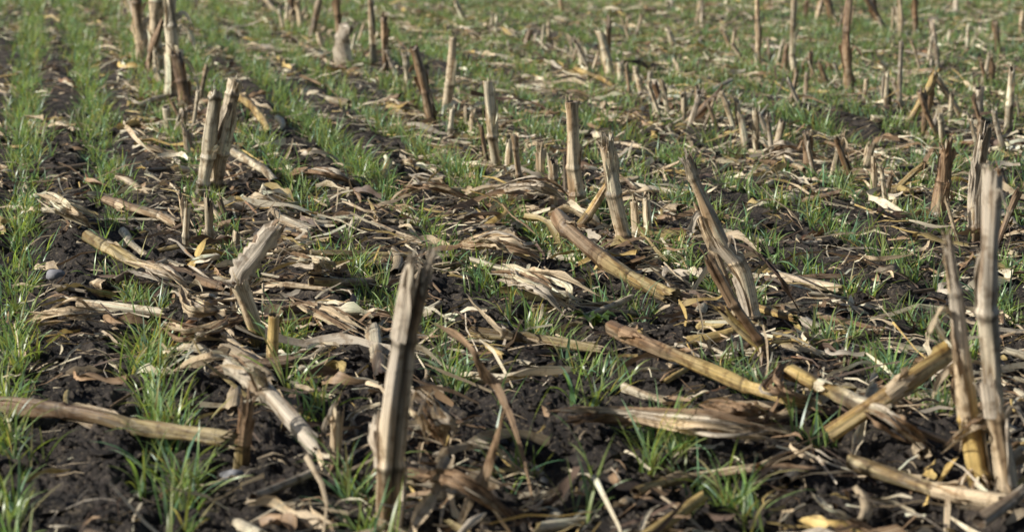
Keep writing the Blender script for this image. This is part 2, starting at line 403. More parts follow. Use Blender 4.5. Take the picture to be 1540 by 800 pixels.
def Ly(pts, w, style, label, w2=None, lift=None, sh=1, split=None, jag=.014, shst=None, name='fallen_cane', cat='fallen corn cane', group='fallen corn canes'):
    """pts: ground pixels; lift: height in metres of each point above the soil"""
    lift = lift or [.006]*len(pts)
    P = []
    for q, l in zip(pts, lift):
        p = G(q[0], q[1])
        if l > 0:   # keep the point on its own ray while raised
            d = ray(*q); t = (CAMH-(p[2]+l))/-d[2]; p = np.array([0, 0, CAMH])+t*d
        P.append(p)
    w = w*.86
    r0 = w*mpp(P[0])/2; r1 = (w2*.92 if w2 else w*.88)*mpp(P[-1])/2
    P = np.array(P); P[:, 2] += (r0*.5+.004)
    for t in np.linspace(0, 1, 9):
        pm = P[0]*(1-t)+P[-1]*t; need = float(H(pm[0], pm[1]))+r0*.2-pm[2]
        if need > 0: P[0][2] += need*(1-t)*.8; P[-1][2] += need*t*.8
    near = P[0][1] < 5.2
    SEG.append((P[0][0], P[0][1], P[-1][0], P[-1][1], .022))
    o0 = P.mean(0); e = empty(name, o0); cn = Cane(P-o0, r0, r1, near, False)
    culm(cn, e, style, near, jag=min(jag, r1*1.6), split=split, bottomcap=True)
    ss = shst or ('tan' if style.split('>')[-1] in ('gold', 'olive') else style.split('>')[-1])
    for i in range(sh):
        if cn.nodes:
            q0 = cn.nodes[i % len(cn.nodes)]; q1 = min(q0+rg.uniform(.03, .09), cn.L)
            if q1-q0 > .012: sheath(cn, e, q0, q1, ss, near, flare=.5)
    if near and sh: splinters(cn, e, ss, 6, .02)
    tag(e, label, cat, group); return e
def Lf(pts, w, style, label, roll=0., cup=.4, twist=0., n=1, name='dry_leaf', cat='dry leaf', wr=.2, ends=(.2, .1)):
    """pts: (px, py, lift m)"""
    P = []
    for q in pts:
        p = G(q[0], q[1])
        if q[2] > 0:
            d = ray(q[0], q[1]); t = (CAMH-(p[2]+q[2]))/-d[2]; p = np.array([0, 0, CAMH])+t*d
        P.append(p+np.array([0, 0, .008]))
    P = np.array(P); m = mpp(P[0]); o0 = P[0].copy(); P = P-o0
    if n == 1:
        V, Fa, c_, u_ = strip_arrays(P, w*m, style, roll, cup, twist, True, wr, ends)
        o = mk(name, V+o0, Fa, c_, u_, M_leaf, None, loc=o0); tag(o, label, cat, 'dry leaves and husks'); return
    e = empty(name, o0)
    n = n+4
    for i in range(n):
        jit = rg.normal(0, w*m*.40, (len(P), 3)); jit[:, 2] = np.abs(jit[:, 2])*.6+i*.0012
        V, Fa, c_, u_ = strip_arrays(P+jit, w*m*rg.uniform(.16, .42), style if rg.uniform() < .6 else ('tan', 'brown', 'grey')[int(rg.integers(3))], roll+rg.normal(0, .8), cup+rg.normal(0, .6), twist+rg.normal(0, 1.6), True, wr*1.4, ends)
        mk('husk_blade', V, Fa, c_, u_, M_leaf, e)
    tag(e, label, cat, 'dry leaves and husks')

# --- foreground and middle, standing
U([(582, 800), (602, 600), (632, 398)], 46, 'tan>grey', 'tall weathered split stalk with frayed top standing in the centre foreground', w2=42, sh=3, fray=26, split=(5.3, .02), jag=.026, shst='grey')
U([(1518, 750), (1505, 480), (1494, 254)], 37, 'tan>grey', 'tallest pale grey stalk standing at the right edge', w2=31, sh=3, fray=6, shr=3, root=True, shst='grey')
U([(1472, 735), (1448, 560), (1426, 362)], 34, 'gold>grey', 'splintered stalk with yellow foot and pointed grey top, left of the tallest one', w2=17, sh=3, fray=12, jag=.03, root=True, shr=4, shst='tan')
U([(1134, 490), (1112, 420), (1078, 365), (1034, 240)], 28, 'tan', 'shredded pale brown stalk with a kinked joint, leaning left with torn sheath', w2=18, sh=3, fray=14, jag=.03, shr=3, shst='grey')
U([(1116, 482), (1084, 400), (1050, 310)], 17, 'brown>tan', 'dark split half of the shredded leaning stalk, pressed against its left side', w2=12, sh=2, fray=8, jag=.03, shr=1)
U([(1150, 548), (1104, 450), (1066, 385)], 20, 'brown', 'dark thin stalk leaning left under the shredded one', w2=15, sh=1, fray=5)
U([(1156, 546), (1118, 500), (1082, 462)], 15, 'gold', 'short golden cane leaning at the foot of the shredded stalk', sh=0)
U([(945, 370), (925, 290), (911, 208)], 25, 'tan', 'jointed stalk with torn top leaning left in the middle of the field', w2=20, sh=1, fray=8, shst='pale')
U([(868, 312), (865, 230), (860, 152)], 23, 'tan', 'straight cleanly cut tan stalk right of the short stub trio', w2=20, sh=1, jag=.003)
U([(850, 300), (851, 232)], 12, 'dark', 'dark thin stub touching the left side of the straight tan stalk', sh=0)
U([(747, 255), (740, 190), (733, 122)], 20, 'pale', 'pale upright stalk with two joints left of the short stubs', w2=16, sh=1)
U([(736, 250), (722, 185)], 9, 'brown', 'thin brown splinter stalk leaning beside the pale two-jointed stalk', sh=0)
U([(763, 258), (768, 207)], 15, 'pale', 'short pale stub just right of the pale two-jointed stalk', sh=0)
U([(812, 280), (812, 226)], 15, 'tan', 'left stub of the close short pair near the straight tan stalk', sh=0)
U([(832, 283), (829, 237)], 15, 'pale', 'right stub of the close short pair near the straight tan stalk', sh=0)
U([(872, 345), (915, 276)], 17, 'gold', 'golden cane propped slanting right behind the fallen jointed cane', sh=0, root=False)
U([(957, 362), (953, 302)], 15, 'tan', 'short tan stub at the foot of the torn-topped jointed stalk, left of two', sh=0)
U([(972, 364), (972, 298)], 15, 'pale', 'short pale stub at the foot of the torn-topped jointed stalk, right of two', sh=0)
U([(303, 300), (312, 220), (326, 138)], 26, 'pale', 'bright pale stalk, left one of the tall leaning pair', w2=21, sh=1, fray=4, jag=.008)
U([(322, 295), (340, 205), (354, 122)], 27, 'tan', 'tan stalk with dark right side, right one of the tall leaning pair', w2=23, sh=1, fray=6, jag=.010, shst='pale')
U([(318, 368), (313, 296)], 17, 'tan', 'short jointed stub below the tall leaning pair', sh=0, root=True)
U([(345, 340), (330, 300)], 9, 'brown', 'thin brown bent sliver beside the short jointed stub', sh=0)
U([(388, 522), (372, 470), (358, 425)], 27, 'gold>tan', 'golden-footed stalk with a wide grey sheath folded over to the right', w2=29, sh=0, fray=4, flap=([(356, 440), (364, 412), (388, 378), (416, 342)], 36, 'grey'))
U([(410, 562), (412, 472)], 25, 'gold', 'short golden stub with flat cut top in the left foreground', sh=0, root=False, jag=.002)
U([(363, 695), (372, 602)], 22, 'gold>brown', 'dark golden stub with torn top rising behind the long lying cane', sh=1, fray=8)
U([(504, 712), (510, 612)], 18, 'tan', 'slim leaf-wrapped stub between the grey fallen cane and the frayed foreground stalk', sh=1, fray=3)
U([(355, 388), (356, 348)], 14, 'tan', 'tiny stub above the folded golden-footed stalk', sh=0)
# --- second row, farther up
U([(650, 190), (637, 130), (622, 70)], 18, 'brown', 'dark brown stalk leaning left behind the pale two-jointed stalk', sh=2, fray=5, shr=1)
U([(660, 186), (640, 120), (632, 90)], 8, 'tan', 'thin tan sliver leaning against the dark brown stalk', sh=0)
U([(671, 172), (676, 115), (681, 56)], 15, 'tan', 'tall stalk with dark joint bands right of the dark brown leaning one', sh=1, fray=3, shst='pale')
U([(616, 135), (609, 82)], 12, 'pale', 'short pale stub left of the dark brown leaning stalk', sh=0)
U([(700, 197), (701, 162)], 11, 'tan', 'small stub between the banded stalk and the pale two-jointed stalk', sh=0)
U([(579, 108), (577, 22)], 14, 'brown', 'brown stalk in the second row right of the ragged husk lump', sh=1, fray=4)
U([(562, 100), (556, -12)], 13, 'pale', 'tall pale stalk reaching the top edge beside the ragged husk lump', sh=1, shst='pale')
U([(517, 102), (512, 65), (526, 38)], 28, 'pale>grey', 'ragged pale husk-wrapped stump near the top edge', w2=22, sh=3, fray=10)
U([(509, 62), (505, -8)], 11, 'brown', 'thin brown stalk behind the husk-wrapped stump', sh=1)
U([(488, 78), (478, 48)], 10, 'tan', 'small leaning stub left of the husk-wrapped stump', sh=0)
U([(257, 152), (262, 70), (257, -12)], 21, 'pale', 'tall pale stalk at the right of the upper left clump', sh=3, shr=4, shl=2.0)
U([(233, 112), (232, 50), (236, -12)], 23, 'pale>tan', 'thick tan stalk in the middle of the upper left clump', sh=3, shst='pale', shr=4, shl=2.0)
U([(212, 100), (206, 40), (204, -12)], 19, 'tan>brown', 'brown topped stalk on the left side of the upper left clump', sh=2, shr=4, shl=2.0, shst='tan')
U([(224, 90), (198, 10), (192, -8)], 14, 'grey', 'grey stalk slanting left in the upper left clump', sh=1, shr=3, shl=1.8)
U([(220, 118), (246, 30)], 12, 'brown', 'thin dark stalk crossing the middle of the upper left clump', sh=1, shr=2, shl=1.5)
U([(285, 165), (274, 120), (264, 78)], 19, 'brown>dark', 'dark brown rotten stalk leaning left below the upper left clump', sh=2, fray=6, shst='brown', shr=2)
U([(298, 160), (312, 100)], 9, 'tan', 'thin tan blade-like stub leaning right below the upper left clump', sh=1)
U([(256, 203), (250, 160)], 13, 'pale', 'left pale short stub under the upper left clump', sh=0)
U([(274, 203), (277, 165)], 13, 'grey', 'grey short stub under the upper left clump', sh=0)
U([(284, 240), (279, 192)], 13, 'grey', 'short grey stub directly above the tall leaning pair', sh=1)
U([(440, 42), (438, -8)], 13, 'brown', 'brown stalk at the top edge, left one of the upper middle bunch', sh=2, shr=2, shl=1.5)
U([(455, 50), (446, 0)], 11, 'tan', 'tan stalk at the top edge in the upper middle bunch', sh=1, shr=1)
U([(468, 55), (482, -8)], 12, 'brown', 'brown stalk slanting right in the upper middle bunch', sh=1, shr=1)
# --- third row
U([(920, 122), (912, 80), (902, 46)], 15, 'pale', 'pale stalk leaning left with torn top in the third row', sh=2, fray=5, shr=1)
U([(914, 118), (916, 24)], 9, 'brown', 'thin brown stalk right behind the pale torn-topped one', sh=1)
U([(934, 127), (932, 92)], 13, 'pale', 'pale short stub right of the torn-topped third row stalk', sh=0)
U([(878, 112), (875, 82)], 10, 'pale', 'small bright stub left of the torn-topped third row stalk, first of two', sh=0)
U([(889, 114), (884, 92)], 9, 'pale', 'small bright stub left of the torn-topped third row stalk, second of two', sh=0)
U([(957, 135), (956, 110)], 11, 'pale', 'low stub in the third row right of the pale short one', sh=0)
U([(975, 142), (978, 108)], 10, 'grey', 'low grey stub in the third row, two right of the pale short one', sh=0)
U([(992, 158), (985, 128)], 12, 'brown', 'brown leaning stub midway along the third row', sh=0)
U([(1000, 160), (1001, 126)], 9, 'tan', 'slim stub next to the brown leaning stub in the third row', sh=0)
U([(1030, 168), (1028, 138)], 13, 'pale', 'pale thick stub below the long slanting brown cane top', sh=0)
U([(1022, 195), (1060, 160), (1086, 134)], 12, 'brown', 'brown cane slanting up to the right in the third row', sh=2, root=False, shr=1)
U([(1106, 206), (1096, 170), (1084, 138)], 10, 'pale', 'thin pale stalk leaning left in the slim bunch of the third row', sh=0)
U([(1112, 206), (1108, 148)], 10, 'pale', 'upright slim stalk in the slim bunch of the third row', sh=0)
U([(1080, 200), (1062, 150)], 8, 'brown', 'thin brown stalk leaning left at the left of the slim bunch', sh=0)
U([(1137, 222), (1137, 166)], 11, 'pale', 'straight pale stub right of the slim bunch', sh=0)
U([(1165, 228), (1178, 180)], 12, 'tan', 'stub tilting right beyond the straight pale stub', sh=0)
U([(1160, 215), (1143, 175)], 9, 'grey', 'thin grey stub tilting left beyond the straight pale stub', sh=0)
U([(1215, 262), (1218, 204)], 15, 'brown', 'ragged brown stub in the right middle, leaf shreds around it', sh=2, fray=6, shr=3)
U([(1300, 265), (1311, 216)], 13, 'tan', 'tan stub in the right middle near the long flat pale cane', sh=1)
U([(1338, 296), (1392, 246)], 12, 'olive', 'olive cane slanting right beside the brown ragged stalk', sh=1, root=False)
U([(1408, 338), (1414, 275), (1422, 214)], 22, 'brown', 'brown ragged stalk in the right middle', sh=2, fray=7, jag=.02, shr=1)
U([(1466, 362), (1472, 280), (1482, 200)], 22, 'tan>grey', 'grey topped stalk right of the brown ragged one', sh=2, fray=5)
U([(1441, 368), (1423, 300)], 8, 'tan', 'thin splinter between the brown ragged stalk and the grey topped one', sh=0)
# --- fourth row and beyond
U([(1140, 104), (1142, 50), (1139, -5)], 11, 'tan', 'tall thin stalk, left one of the far pair right of centre at the top', sh=1)
U([(1180, 108), (1184, 68)], 9, 'brown', 'short thin stub between the far tall pair at the top', sh=0)
U([(1196, 112), (1193, 55), (1195, -8)], 12, 'pale', 'tall thin stalk, right one of the far pair right of centre at the top', sh=1)
U([(1276, 138), (1272, 70), (1278, -10)], 14, 'brown', 'tall brown lone stalk at the top right', sh=2, shr=2, shl=1.4)
U([(1300, 150), (1303, 118)], 9, 'tan', 'tiny stub right of the tall brown lone stalk', sh=0)
U([(1352, 168), (1356, 62)], 9, 'grey', 'thin grey stalk right of the tall brown lone stalk', sh=0)
U([(1368, 185), (1408, 108)], 13, 'gold', 'golden cane forming the left side of the tent-shaped cluster', sh=1, root=False)
U([(1448, 178), (1404, 112)], 13, 'pale', 'pale cane forming the right side of the tent-shaped cluster', sh=1, root=False)
U([(1392, 182), (1402, 118)], 11, 'brown', 'brown cane inside the tent-shaped cluster', sh=2, root=False, shr=2)
U([(1428, 188), (1432, 140)], 10, 'pale', 'pale stub at the right foot of the tent-shaped cluster', sh=0)
U([(1470, 184), (1473, 132)], 17, 'grey', 'thick grey stub right of the tent-shaped cluster', sh=1)
U([(1518, 205), (1522, 100)], 12, 'pale', 'upright pale stalk near the right edge above the grey topped one', sh=1, shr=1)
U([(1408, 86), (1402, 30)], 10, 'grey', 'grey stub near the top right above the tent-shaped cluster', sh=1)
U([(1502, 84), (1497, 32)], 12, 'brown', 'brown stub near the top right corner', sh=1)
U([(1536, 60), (1538, 18)], 10, 'tan', 'stub cut by the right edge near the top corner', sh=0)
U([(1376, 56), (1376, -6)], 11, 'brown', 'brown stalk touching the top edge left of the grey stub', sh=1)
U([(1354, 54), (1352, -6)], 9, 'tan', 'thin tan stalk touching the top edge beside the brown one', sh=0)
U([(1335, 48), (1300, -6)], 11, 'brown', 'brown cane slanting left to the top edge', sh=1, root=False)
U([(1318, 42), (1312, -2)], 11, 'dark', 'dark stub at the top edge in the far brown bunch', sh=1)
U([(1252, 40), (1244, -5)], 12, 'brown', 'brown stub at the top edge left of the far brown bunch', sh=2)
U([(1228, 30), (1238, -5)], 10, 'tan', 'tan stub leaning right at the top edge', sh=1)
U([(1210, 30), (1214, 0)], 9, 'brown', 'small brown stub at the top edge right of the far tall pair', sh=0)
U([(1435, 22), (1438, -5)], 9, 'grey', 'small grey stub at the top edge in the right corner area', sh=0)
U([(1118, 96), (1100, 66)], 9, 'tan', 'low stub leaning left beside the far tall pair', sh=0)
U([(1010, 15), (1008, -8)], 8, 'grey', 'small grey stub at the top edge right of centre', sh=0)
U([(845, 22), (842, -6)], 8, 'tan', 'small tan stub at the top edge near the middle', sh=0)
U([(703, 40), (682, 0)], 10, 'pale', 'pale cane slanting left near the top middle', sh=0)
U([(790, 75), (798, 45)], 9, 'brown', 'small brown stub above the middle litter heap', sh=0)
U([(1015, 72), (1004, 42)], 9, 'pale', 'pale stub slanting left between the third row and the top edge', sh=0)
# --- close clusters of low stubs: the stubs of one cluster look alike
CL = [((905, 112), 3, 'behind the pale torn-topped stalk of the third row'), ((965, 148), 4, 'in the third row just left of the brown leaning stub'),
 ((1050, 190), 4, 'at the foot of the slanting brown cane'), ((1140, 236), 3, 'between the slim bunch and the ragged brown stub'),
 ((1235, 275), 3, 'below the ragged brown stub in the right middle'), ((1290, 290), 2, 'left of the olive slanting cane'),
 ((1500, 370), 2, 'behind the tallest pale grey stalk at the right edge'), ((1245, 125), 4, 'left of the tall brown lone stalk'),
 ((1168, 104), 4, 'around the feet of the far tall pair'), ((1095, 84), 4, 'left of the far tall pair near the top'),
 ((1330, 165), 4, 'left of the thin grey stalk near the tent-shaped cluster'), ((1410, 205), 4, 'in front of the tent-shaped cluster'),
 ((1490, 225), 4, 'between the thick grey stub and the right edge stalk'), ((1270, 45), 4, 'at the top edge beside the far brown bunch'),
 ((1350, 48), 4, 'at the top edge right of the far brown bunch'), ((1450, 78), 4, 'between the two dark stubs of the top right corner'),
 ((1060, 38), 4, 'at the top edge left of the far tall pair'), ((1500, 135), 3, 'above the right edge stalk'),
 ((600, 125), 3, 'left of the short pale stub in the second row'), ((690, 205), 2, 'below the banded stalk in the second row'),
 ((790, 272), 2, 'left of the close short pair in the middle'), ((845, 312), 2, 'at the foot of the straight tan stalk'),
 ((240, 135), 4, 'in front of the upper left clump'), ((228, 62), 4, 'inside the upper left clump near the top edge'),
 ((290, 205), 3, 'above the short grey stub of the left row'), ((300, 385), 2, 'below the short jointed stub of the left row'),
 ((535, 80), 3, 'right of the husk-wrapped stump'), ((450, 45), 4, 'among the upper middle bunch at the top edge'),
 ((820, 64), 3, 'in the far litter left of the third row'), ((865, 92), 3, 'at the far end of the third row'), ((945, 58), 3, 'above the third row near the top'),
 ((1010, 176), 3, 'left of the pale thick stub of the third row'), ((1370, 320), 2, 'left of the foot of the brown ragged stalk'),
 ((1530, 290), 2, 'at the right edge behind the tallest stalk'), ((1400, 110), 4, 'above the tent-shaped cluster'),
 ((1200, 160), 3, 'between the far tall pair and the ragged brown stub'), ((740, 45), 3, 'near the top edge left of the middle')]
for (cx, cy), n_, where in CL:
    for i in range(n_):
        bx = cx+rg.normal(0, 14)*(.5+cy/300); by = cy+rg.normal(0, 5)*(.5+cy/300)
        hpx = rg.uniform(.05, .13)*(by+185)/CAMH; lean = rg.normal(0, .24)
        wpx = rg.uniform(.012, .021)*(by+185)/CAMH
        ch = ['brown', 'pale', 'tan', 'grey', 'brown', 'pale'] if cx > 1150 else ['pale', 'pale', 'tan', 'grey', 'tan', 'pale']
        U([(bx, by), (bx+lean*hpx, by-hpx)], wpx, str(rg.choice(ch)), 'low broken stub '+where, sh=int(rg.uniform() < .5), root=False, shr=int(rg.uniform() < .45), group='low stubs '+where)

# --- lying canes
Ly([(-12, 620), (160, 628), (352, 674)], 33, 'brown>olive', 'long jointed cane lying across the left foreground', w2=26, sh=1, shst='tan', lift=[.02, .02, .015])
Ly([(345, 562), (410, 615), (478, 688)], 32, 'grey', 'grey cane lying diagonally toward the slim leaf-wrapped stub', w2=26, lift=[.05, .04, .02], sh=1)
Ly([(160, 308), (270, 346)], 21, 'brown>tan', 'short tan cane lying left of the short jointed stub', lift=[.03, .01])
Ly([(130, 362), (220, 412)], 21, 'olive', 'olive cane lying at left with its upper end raised', lift=[.04, .02])
Ly([(222, 412), (345, 452)], 19, 'brown', 'brown cane continuing below the olive one at left', sh=1)
Ly([(186, 356), (282, 416)], 15, 'pale', 'thin bright cane lying beside the olive one', sh=0)
Ly([(118, 463), (248, 478)], 16, 'pale', 'pale flattened cane lying on the soil at left', sh=1)
Ly([(838, 335), (920, 392), (1012, 458)], 28, 'brown>olive', 'thick jointed cane lying diagonally in the middle of the field', w2=23, lift=[.06, .035, .01], sh=1, shst='tan')
Ly([(708, 508), (905, 533)], 19, 'gold>olive', 'golden cane lying level right of the tall frayed foreground stalk', lift=[.012, .012])
Ly([(920, 503), (1070, 556), (1225, 618)], 25, 'brown>gold', 'long golden brown cane lying diagonally right of centre', w2=22, lift=[.03, .035, .02], sh=2, shst='brown')
Ly([(1188, 570), (1260, 602), (1345, 634)], 27, 'gold>pale', 'bright split cane lying in the right foreground', lift=[.045, .04, .035], sh=1)
Ly([(1246, 664), (1345, 597), (1428, 540)], 32, 'gold', 'golden cane propped up to the right over the bright split one', w2=28, lift=[.02, .07, .11], sh=2, shst='tan')
Ly([(1278, 704), (1400, 738), (1520, 768)], 29, 'olive>tan', 'olive cane lying below the propped golden one at bottom right', sh=2)
Ly([(230, 518), (378, 488)], 23, 'rust', 'reddish brown cane lying left of the folded golden-footed stalk', sh=2)
Ly([(560, 505), (578, 580)], 28, 'pale>dark', 'pale stub with dark end lying toward the viewer, centre left', sh=0, lift=[.02, .01])
Ly([(955, 748), (1040, 728), (1135, 712)], 18, 'gold>tan', 'golden cane lying near the bottom edge right of centre', sh=1)
Ly([(350, 234), (412, 280)], 15, 'pale', 'bright short cane lying right of the tall leaning pair', sh=0)
Ly([(352, 148), (405, 206)], 15, 'gold', 'golden cane lying right of the dark rotten stalk', lift=[.05, .01], sh=1)
Ly([(466, 386), (622, 389)], 11, 'olive', 'thin long olive stem lying in the middle left', sh=0)
Ly([(380, 758), (482, 714)], 19, 'grey', 'grey cane lying near the bottom left, pointing at the slim stub', sh=1)
Ly([(1472, 796), (1550, 742)], 27, 'grey', 'thick grey cane at the bottom right corner', lift=[.02, .04])
Ly([(20, 268), (132, 254)], 11, 'brown', 'thin brown stem lying across the second row at far left', sh=0)
Ly([(45, 192), (118, 196)], 11, 'olive', 'thin olive stem lying between the rows at upper left', sh=0)
Ly([(206, 165), (252, 150)], 12, 'pale', 'short pale cane lying left of the pale short stubs', sh=0)
Ly([(456, 143), (528, 160)], 13, 'pale', 'pale cane lying between the rows above the middle left', sh=1)
Ly([(865, 108), (925, 134)], 9, 'gold', 'golden cane lying at the feet of the pale torn-topped stalk', sh=0)
Ly([(1310, 182), (1392, 184)], 10, 'pale', 'pale cane lying left of the tent-shaped cluster', sh=0)
Ly([(1440, 172), (1478, 204)], 12, 'pale', 'bright cane lying between the tent-shaped cluster and the right edge', sh=0)
Ly([(1252, 262), (1402, 272)], 11, 'tan', 'long flat pale cane lying in the right middle', sh=1)
Ly([(468, 430), (562, 431)], 15, 'gold>tan', 'golden cane lying above the reddish brown leaf heap, middle left', sh=1)
Ly([(1130, 236), (1212, 264)], 14, 'tan', 'tan cane lying left of the ragged brown stub', sh=2)
Ly([(678, 252), (745, 254)], 12, 'pale', 'short pale cane lying at the foot of the pale two-jointed stalk', sh=1)
Ly([(948, 284), (1032, 296)], 13, 'pale', 'flat pale cane lying right of the torn-topped jointed stalk', sh=1)
Ly([(425, 336), (474, 356)], 17, 'pale', 'short pale cane above the folded golden-footed stalk', sh=1)
Ly([(378, -4), (422, 24)], 9, 'tan', 'tan cane lying at the top edge left of the upper middle bunch', sh=0)
Ly([(800, 42), (872, 92)], 9, 'tan', 'tan cane lying in the far middle litter', sh=1)
Ly([(715, 86), (778, 92)], 10, 'grey', 'grey cane lying far behind the banded stalk', sh=1)
Ly([(1140, 470), (1198, 486)], 14, 'gold', 'golden short cane lying right of the shredded leaning stalk', sh=0)
Ly([(938, 590), (1002, 612)], 17, 'pale', 'pale short cane lying on the soil above the flat tan husk', sh=0)
Ly([(412, 500), (560, 482)], 15, 'gold>olive', 'golden stem lying behind the short golden stub', sh=1)
Ly([(1150, 425), (1270, 422)], 10, 'brown', 'thin brown stem lying level in the right middle', sh=0)
Ly([(1010, 650), (1180, 655)], 20, 'rust', 'reddish brown cane lying along the back of the flat tan husk', sh=1)
Ly([(300, 470), (360, 455)], 14, 'brown', 'short brown cane lying just left of the folded golden-footed stalk', sh=1)
Ly([(490, 470), (610, 492)], 14, 'brown', 'brown cane lying under the lush tuft in the middle left', sh=1)
Ly([(560, 345), (640, 372)], 12, 'tan', 'tan cane lying between rows in the middle, left of the dark leaf', sh=1)
Ly([(620, 415), (700, 400)], 11, 'olive', 'olive cane lying left of the curled papery husk heap', sh=0)
Ly([(1230, 480), (1330, 505)], 13, 'brown', 'brown cane lying behind the propped golden one', sh=1)
Ly([(170, 430), (250, 400)], 13, 'grey', 'grey cane crossing behind the brown one at left', sh=1)
Ly([(800, 470), (935, 462)], 12, 'olive', 'olive cane lying in front of the broad-leaved weed', sh=0)
Ly([(430, 445), (530, 452)], 11, 'tan', 'slim tan cane lying level below the golden cane in the middle left', sh=1)
Ly([(1380, 655), (1470, 690)], 17, 'brown', 'brown cane lying between the propped golden cane and the splintered stalk', sh=1)

# --- loose leaves and husks
Lf([(655, 496, .10), (700, 530, .13), (742, 590, .09), (775, 665, .03), (800, 752, 0)], 14, 'brown', 'thin brown leaf strip arching down right of the tall frayed foreground stalk', roll=1.0, cup=.6, twist=.9, ends=(.3, .3))
Lf([(688, 812, 0), (712, 760, .02), (735, 690, .07), (757, 628, .12)], 24, 'tan>brown', 'twisted brown leaf rising from the bottom edge right of the foreground stalk', roll=1.2, cup=.8, twist=1.0, ends=(.7, .3))
Lf([(850, 650, .01), (940, 644, .02), (1060, 662, .02), (1185, 676, .01)], 38, 'brown>tan', 'long flat tan husk lying in the centre right foreground', roll=-.3, cup=.3, n=6, name='husk', cat='corn husk', wr=.35)
Lf([(690, 392, .01), (740, 385, .04), (800, 402, .02)], 36, 'tan', 'curled papery husk heap in the middle of the field', cup=.5, n=7, name='husk', cat='corn husk', wr=.35)
Lf([(755, 430, .02), (805, 445, .04), (866, 484, .005)], 36, 'pale', 'pale torn husk below the curled papery heap', cup=.5, n=7, name='husk', cat='corn husk', wr=.35)
Lf([(60, 312, .02), (95, 330, .04), (142, 352, 0)], 28, 'pale', 'pale crumpled husk at left beside the rows', cup=.6, n=4, name='husk', cat='corn husk')
Lf([(50, 500, .005), (95, 488, .03), (160, 496, 0)], 30, 'tan', 'tattered tan leaf on the soil at far left middle', n=5, cup=.5, name='husk', cat='corn husk')
Lf([(640, 610, .02), (650, 650, .05), (664, 690, 0)], 36, 'tan', 'rough pale root lump right of the tall frayed foreground stalk', n=5, cup=.6, name='husk', cat='corn husk')
Lf([(1100, 372, .06), (1140, 392, .10), (1175, 432, .06), (1205, 480, 0)], 9, 'dark', 'thin dark stem curving down right of the shredded leaning stalk', roll=.5, cup=.8)
Lf([(700, 455, .0), (725, 480, .05), (760, 510, .03), (800, 505, 0)], 12, 'tan', 'narrow curled leaf left of the golden level cane', roll=.4, twist=1.5)
Lf([(250, 505, .01), (300, 515, .03), (375, 500, .0)], 30, 'brown', 'dark brown leaf heap under the reddish cane', n=4, name='husk', cat='corn husk')
Lf([(270, 455, .02), (300, 480, .03), (350, 482, .01)], 28, 'tan', 'tan leaf heap left of the folded golden-footed stalk', n=5, name='husk', cat='corn husk')
Lf([(450, 405, .01), (480, 412, .05), (500, 425, 0)], 26, 'pale', 'bright folded leaf scrap right of the golden-footed stalk', roll=.5, cup=.8, n=3, name='husk', cat='corn husk')
Lf([(350, 545, .02), (310, 548, .04), (250, 565, 0)], 18, 'tan', 'long tan leaf lying behind the long jointed cane', roll=.3, twist=.7)
Lf([(340, 555, .06), (380, 575, .07), (400, 625, .02)], 24, 'pale', 'pale torn leaf draped at the upper end of the grey fallen cane', roll=.5, n=2, name='husk', cat='corn husk')
Lf([(1180, 560, .02), (1165, 600, .05), (1215, 612, .02)], 24, 'brown', 'brown curled leaf at the end of the long golden brown cane', n=2, name='husk', cat='corn husk')
Lf([(1400, 480, .18), (1420, 520, .13), (1440, 545, .11)], 12, 'pale', 'pale torn leaf sliver left of the splintered stalk', roll=.8)
Lf([(610, 298, .01), (650, 290, .05), (715, 312, 0)], 22, 'brown', 'brown leaf heap below the pale two-jointed stalk', n=4, name='husk', cat='corn husk')
Lf([(750, 300, .01), (800, 290, .05), (850, 312, .01)], 24, 'grey', 'grey leaf heap left of the straight tan stalk', n=4, name='husk', cat='corn husk')
Lf([(435, 268, .0), (480, 270, .03), (545, 292, 0)], 20, 'brown', 'flat brown leaf between the rows in the upper middle left', n=2, name='husk', cat='corn husk')
Lf([(690, 345, .01), (720, 330, .04), (770, 322, 0)], 16, 'dark', 'dark leaf lying left of the diagonal jointed cane', cup=.5)
Lf([(1150, 250, .01), (1190, 236, .05), (1240, 250, .01)], 20, 'grey', 'grey leaf heap at the ragged brown stub', n=4, name='husk', cat='corn husk')
Lf([(1060, 620, .01), (1110, 640, .03), (1160, 630, 0)], 30, 'brown', 'brown leaf piece between the flat husk and the bright split cane', roll=.3, cup=.6, n=2, name='husk', cat='corn husk')
Lf([(1220, 760, .0), (1245, 775, .02), (1290, 800, 0)], 16, 'pale', 'pale leaf blade at the bottom edge left of the olive cane', roll=.2)
Lf([(640, 735, .0), (690, 745, .03), (780, 790, 0)], 30, 'brown', 'brown broad leaf at the bottom edge by the foreground stalk', n=3, name='husk', cat='corn husk')
Lf([(480, 700, .0), (487, 655, .05), (505, 610, .09)], 10, 'grey', 'grey leaf edge standing by the slim leaf-wrapped stub', roll=.9)
Lf([(1440, 640, .0), (1432, 600, .06), (1440, 560, .12)], 14, 'brown', 'brown leaf hanging at the left of the splintered stalk foot', roll=.9)
Lf([(190, 410, .02), (240, 425, .04), (290, 450, 0)], 28, 'grey', 'broad grey leaf lying over the brown cane at left', n=2, cup=.5, name='husk', cat='corn husk')
Lf([(1290, 390, .01), (1320, 398, .03), (1380, 400, 0)], 16, 'tan', 'tan leaf lying behind the rounded tan stone', roll=.3, cup=.5)
Lf([(1430, 690, .04), (1470, 655, .07), (1515, 672, .03)], 26, 'tan', 'tan leaf collar wrapped around the feet of the two tall right stalks', n=4, cup=.5, name='husk', cat='corn husk')
Lf([(1290, 625, .01), (1340, 650, .03), (1400, 690, 0)], 26, 'brown', 'brown leaf litter caught under the propped golden cane', n=4, cup=.5, name='husk', cat='corn husk')
